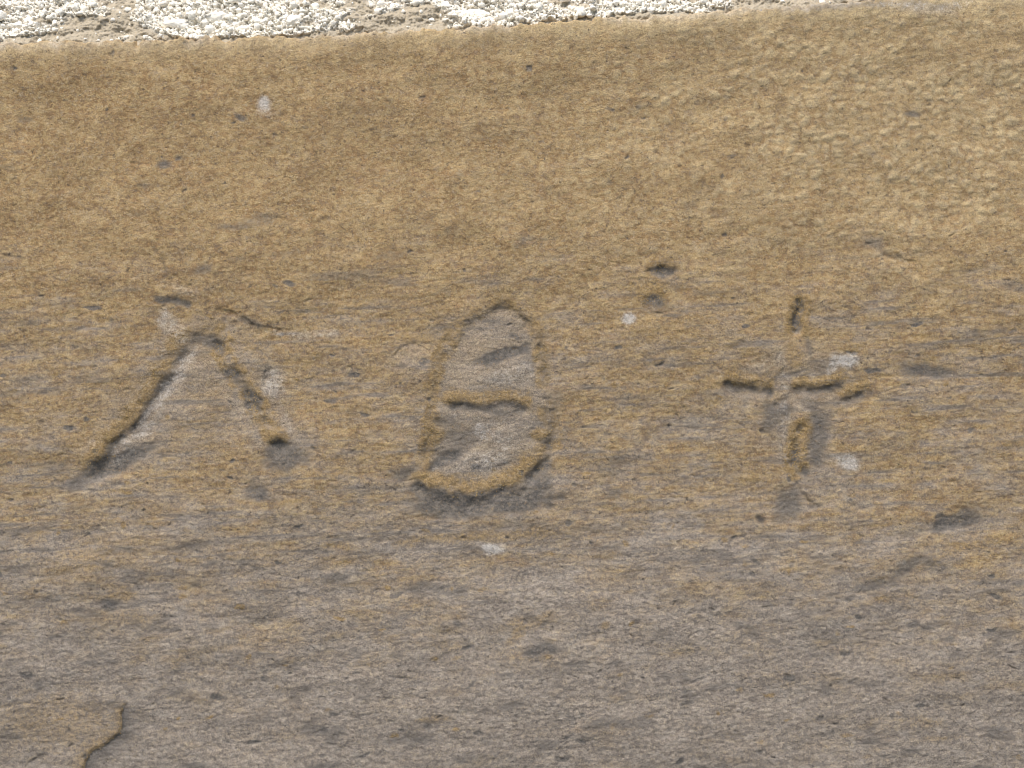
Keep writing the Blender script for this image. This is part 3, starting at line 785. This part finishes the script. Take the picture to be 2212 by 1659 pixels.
# ------------------------------------------------------------------ the lime plaster above
px = axis(-1500, 3700, -24, 2236, 1.7)
pv = axis(-900, 0, -150, 0, 1.7)
PX, PV = np.meshgrid(px, pv[pv <= 0])
PY = edge_y(PX) + 32 + PV
den = sstep(-500, -30, PX) * sstep(2740, 2240, PX)
b1 = np.abs(sample(N_LUMP, PX, PY)); b2 = np.abs(sample(N_LUMB, PX + 77, PY))
cover = sample(N_PATCH, PX * 1.2, PY * 1.5 + 500)
def crust_bias(x, y):
    """Where the photograph shows bare crust (positive) or thick white plaster (negative)."""
    b = 0.25 + 0 * x
    for (cx, cy, rx, ry, k) in [(20, 40, 60, 40, .3), (190, 48, 110, 30, 1.6), (60, 80, 60, 20, .6), (480, 20, 120, 60, -1.4), (400, 40, 60, 40, -.8), (300, 10, 90, 30, -.7),
                                (880, 45, 120, 42, 2.2), (740, 20, 120, 40, -.5), (1060, 22, 110, 40, -1.5), (1140, 30, 40, 20, .6), (1300, 10, 120, 30, -.6), (1220, 6, 60, 20, .4),
                                (1500, 10, 110, 30, -.8), (1380, 20, 60, 14, .5), (1990, 0, 380, 80, 4.5), (2200, 0, 200, 60, 2.4), (100, 15, 80, 25, -.4)]:
        b = b + k * np.exp(-(((x - cx) / rx) ** 2 + ((y - cy) / ry) ** 2))
    return b
crust = sstep(-.25, .55, cover * .55 + crust_bias(PX, PY) - .33 + 1.0 * sstep(-46, -34, PV + 5 * sample(N_WARPX, PX, PY)))
PH = -19 + 4.5 * cover + (9.5 * (1 - b1 * .9).clip(-1, 1) + 5.5 * (1 - b2 * .8).clip(-1, 1)) * (1 - crust * .75) - 5 * crust
PH += 2.0 * sample(N_FINE, PX * 1.3, PY) * den * .4 + 4 * sample(N_WARPX, PX, PY)
PH -= 3 + .72 * np.clip(-PV - 30, 0, 190)
PH += soften(np.tile(np.interp(px, XS, HE), (3, 1)), 60)[1][None, :]
PH -= 3
PBASE = ZC + CY * K
plaster = mesh_from('lime_plaster', to_local(PX, PY, PH, PBASE).reshape(-1, 3), grid_faces(*PX.shape[::-1]), M_PLASTER,
                    attrs={'stain_shade_a': np.stack([crust.ravel()] * 4, -1)})
plaster.location = (0, 0, PBASE)
plaster['label'] = 'band of crumbly white lime plaster along the top edge of the carved stone'
plaster['category'] = 'plaster'

# crumbs: thousands of small rounded lumps caught in the plaster, one joined part
t_ = (1 + 5 ** .5) / 2
ICO_V = np.array([(-1, t_, 0), (1, t_, 0), (-1, -t_, 0), (1, -t_, 0), (0, -1, t_), (0, 1, t_), (0, -1, -t_), (0, 1, -t_), (t_, 0, -1), (t_, 0, 1), (-t_, 0, -1), (-t_, 0, 1)], float)
ICO_V /= np.linalg.norm(ICO_V[0])
ICO_F = np.array([(0, 11, 5), (0, 5, 1), (0, 1, 7), (0, 7, 10), (0, 10, 11), (1, 5, 9), (5, 11, 4), (11, 10, 2), (10, 7, 6), (7, 1, 8), (3, 9, 4), (3, 4, 2), (3, 2, 6), (3, 6, 8), (3, 8, 9), (4, 9, 5), (2, 4, 11), (6, 2, 10), (8, 6, 7), (9, 8, 1)])
def subdivide(V, Fc):
    V = list(map(tuple, V)); cache = {}; out = []
    def mid(a, b):
        k = (min(a, b), max(a, b))
        if k not in cache:
            m = np.array(V[a]) + np.array(V[b]); m /= np.linalg.norm(m); V.append(tuple(m)); cache[k] = len(V) - 1
        return cache[k]
    for a, b, c in Fc:
        x, y, z = mid(a, b), mid(b, c), mid(c, a)
        out += [(a, x, z), (b, y, x), (c, z, y), (x, y, z)]
    return np.array(V), np.array(out)
SV, SF = subdivide(ICO_V, ICO_F)

def plaster_h(x, y):
    i = np.clip(np.searchsorted(px, x), 0, PH.shape[1] - 1)
    v = y - edge_y(x) - 32
    j = np.clip(np.searchsorted(pv, v), 0, PH.shape[0] - 1)
    return PH[j, i], crust[j, i], PV[j, i]

NCR = 7500
cx = np.concatenate([rng.uniform(-30, 2240, NCR), rng.uniform(-900, 3100, 1500)])
cyv = rng.uniform(-140, -36, len(cx))
cy = edge_y(cx) + 32 + cyv
hh, cr, _ = plaster_h(cx, cy)
keep = rng.uniform(0, 1, len(cx)) < (1 - cr) * .80 + .035
cx, cy, hh = cx[keep], cy[keep], hh[keep]
r = np.exp(rng.normal(.95, .55, len(cx))).clip(1.1, 10)
allv, allf = [], []
S_ = rng.uniform(.7, 1.25, (len(cx), 3)) * r[:, None]
for k in range(len(cx)):
    V = SV * S_[k]
    V = V * (1 + .30 * np.sin(SV[:, [1]] * 3.1 + k) * np.cos(SV[:, [0]] * 2.7 + k * 1.7) + .16 * np.sin(SV[:, [2]] * 6.1 + k * 2.3))
    allv.append(np.stack([(cx[k] - CX + V[:, 0]) * K, -(hh[k] - r[k] * .10) * K + V[:, 1] * K, ZC - (cy[k] - CY) * K - PBASE + V[:, 2] * K], -1))
    allf.append(SF + k * len(SV))
crumbs = mesh_from('crumb', np.concatenate(allv), np.concatenate(allf), M_GRAIN, plaster)
crumbs['kind'] = 'stuff'

# yellow lichen: tiny crusty warts along the rims of the cuts, one joined part of the stone
gy, gx = np.nonzero((GOLD > .42) & (X > -30) & (X < 2240) & (Y < 1690))
pick = rng.choice(len(gy), min(14000, len(gy)), replace=False)
pick = pick[rng.uniform(0, 1, len(pick)) < (GOLD[gy[pick], gx[pick]] - .40) * 1.5 * sstep(-1.2, .8, sample(N_BREAK, X[gy[pick], gx[pick]] * 1.6, Y[gy[pick], gx[pick]] * 1.6))]
lv, lf = [], []
for k, q in enumerate(pick):
    j_, i_ = gy[q], gx[q]
    rr = rng.uniform(.7, 1.7)
    V = ICO_V * rr * rng.uniform(.7, 1.3, 3) * (1 + .25 * np.sin(ICO_V[:, [0]] * 5 + k))
    ox, oy = rng.uniform(-1, 1, 2)
    lv.append(np.stack([(X[j_, i_] + ox - CX + V[:, 0]) * K, -(H[j_, i_] - .25 * rr) * K + V[:, 1] * K * .8, ZC - (Y[j_, i_] + oy - CY) * K - BASE_Z + V[:, 2] * K], -1))
    lf.append(ICO_F + k * 12)
def lichen_material():
    s = Nodes('yellow_lichen')
    iso = s.mapping((U, U, U))
    n = s.noise(iso, 30, 3, .7); n2 = s.noise(iso, 7, 3, .6)
    c = s.mix(s.rng(n, .35, .65), (.250, .165, .072, 1), (.420, .300, .140, 1))
    c = s.mix(s.rng(n2, .50, .66), c, (.250, .200, .130, 1))
    s.l(c, s.b.inputs['Base Color']); s.b.inputs['Roughness'].default_value = .95; s.b.inputs['Specular IOR Level'].default_value = .1
    return s.m
o = mesh_from('lichen', np.concatenate(lv), np.concatenate(lf), lichen_material(), stone); o['kind'] = 'stuff'

def rock(name, x, y, h, rx, ry, rz, mat, seed, parent, rough=.18):
    h = float(plaster_h(np.array([x]), np.array([y]))[0][0]) + 1
    V, Fc = subdivide(*subdivide(SV, SF))
    ph = np.random.default_rng(seed).uniform(0, 6, 9)
    d = 1 + rough * (np.sin(V[:, 0] * 2.3 + ph[0]) * np.cos(V[:, 2] * 2.9 + ph[1]) + .6 * np.sin(V[:, 1] * 5.2 + V[:, 0] * 3 + ph[2]) + .35 * np.sin(V[:, 2] * 9 + ph[3]) * np.cos(V[:, 0] * 8 + ph[4])
                     + .2 * np.sin(V[:, 0] * 17 + ph[5]) * np.sin(V[:, 2] * 15 + ph[6]))
    V = V * d[:, None] * np.array([rx, ry, rz])
    co = np.stack([(x - CX + V[:, 0]) * K, (-h + V[:, 1]) * K, ZC - (y - CY) * K + V[:, 2] * K], -1)
    co[:, 2] -= PBASE
    return mesh_from(name, co, Fc, mat, parent)
o = rock('plaster_lump', 366, 37, -8, 27, 11, 12, M_GRAIN, 1, plaster); o['label'] = 'largest smooth cream lump in the plaster'
rock('plaster_lump', 345, 30, -10, 20, 9, 12, M_GRAIN, 2, plaster)
rock('plaster_lump', 452, 20, -10, 24, 9, 14, M_GRAIN, 4, plaster)
rock('plaster_lump', 625, 30, -10, 18, 9, 12, M_GRAIN, 6, plaster)
rock('plaster_lump', 1025, 14, -9, 28, 9, 12, M_GRAIN, 7, plaster)
rock('plaster_lump', 1070, 26, -9, 20, 8, 10, M_GRAIN, 8, plaster)
# grey pebble caught in the joint over the right half of the stone
pb = rock('pebble', 1658, 18, -14, 18, 8, 9, M_PEBBLE, 9, None, .12)
pb.data.transform(__import__('mathutils').Matrix.Translation((-(1658 - CX) * K, 0, PBASE - (ZC - (18 - CY) * K))))
pb.location = ((1658 - CX) * K, 0, ZC - (18 - CY) * K)
pb['label'] = 'small grey pebble in the joint between plaster and stone, right of centre'
pb['category'] = 'pebble'
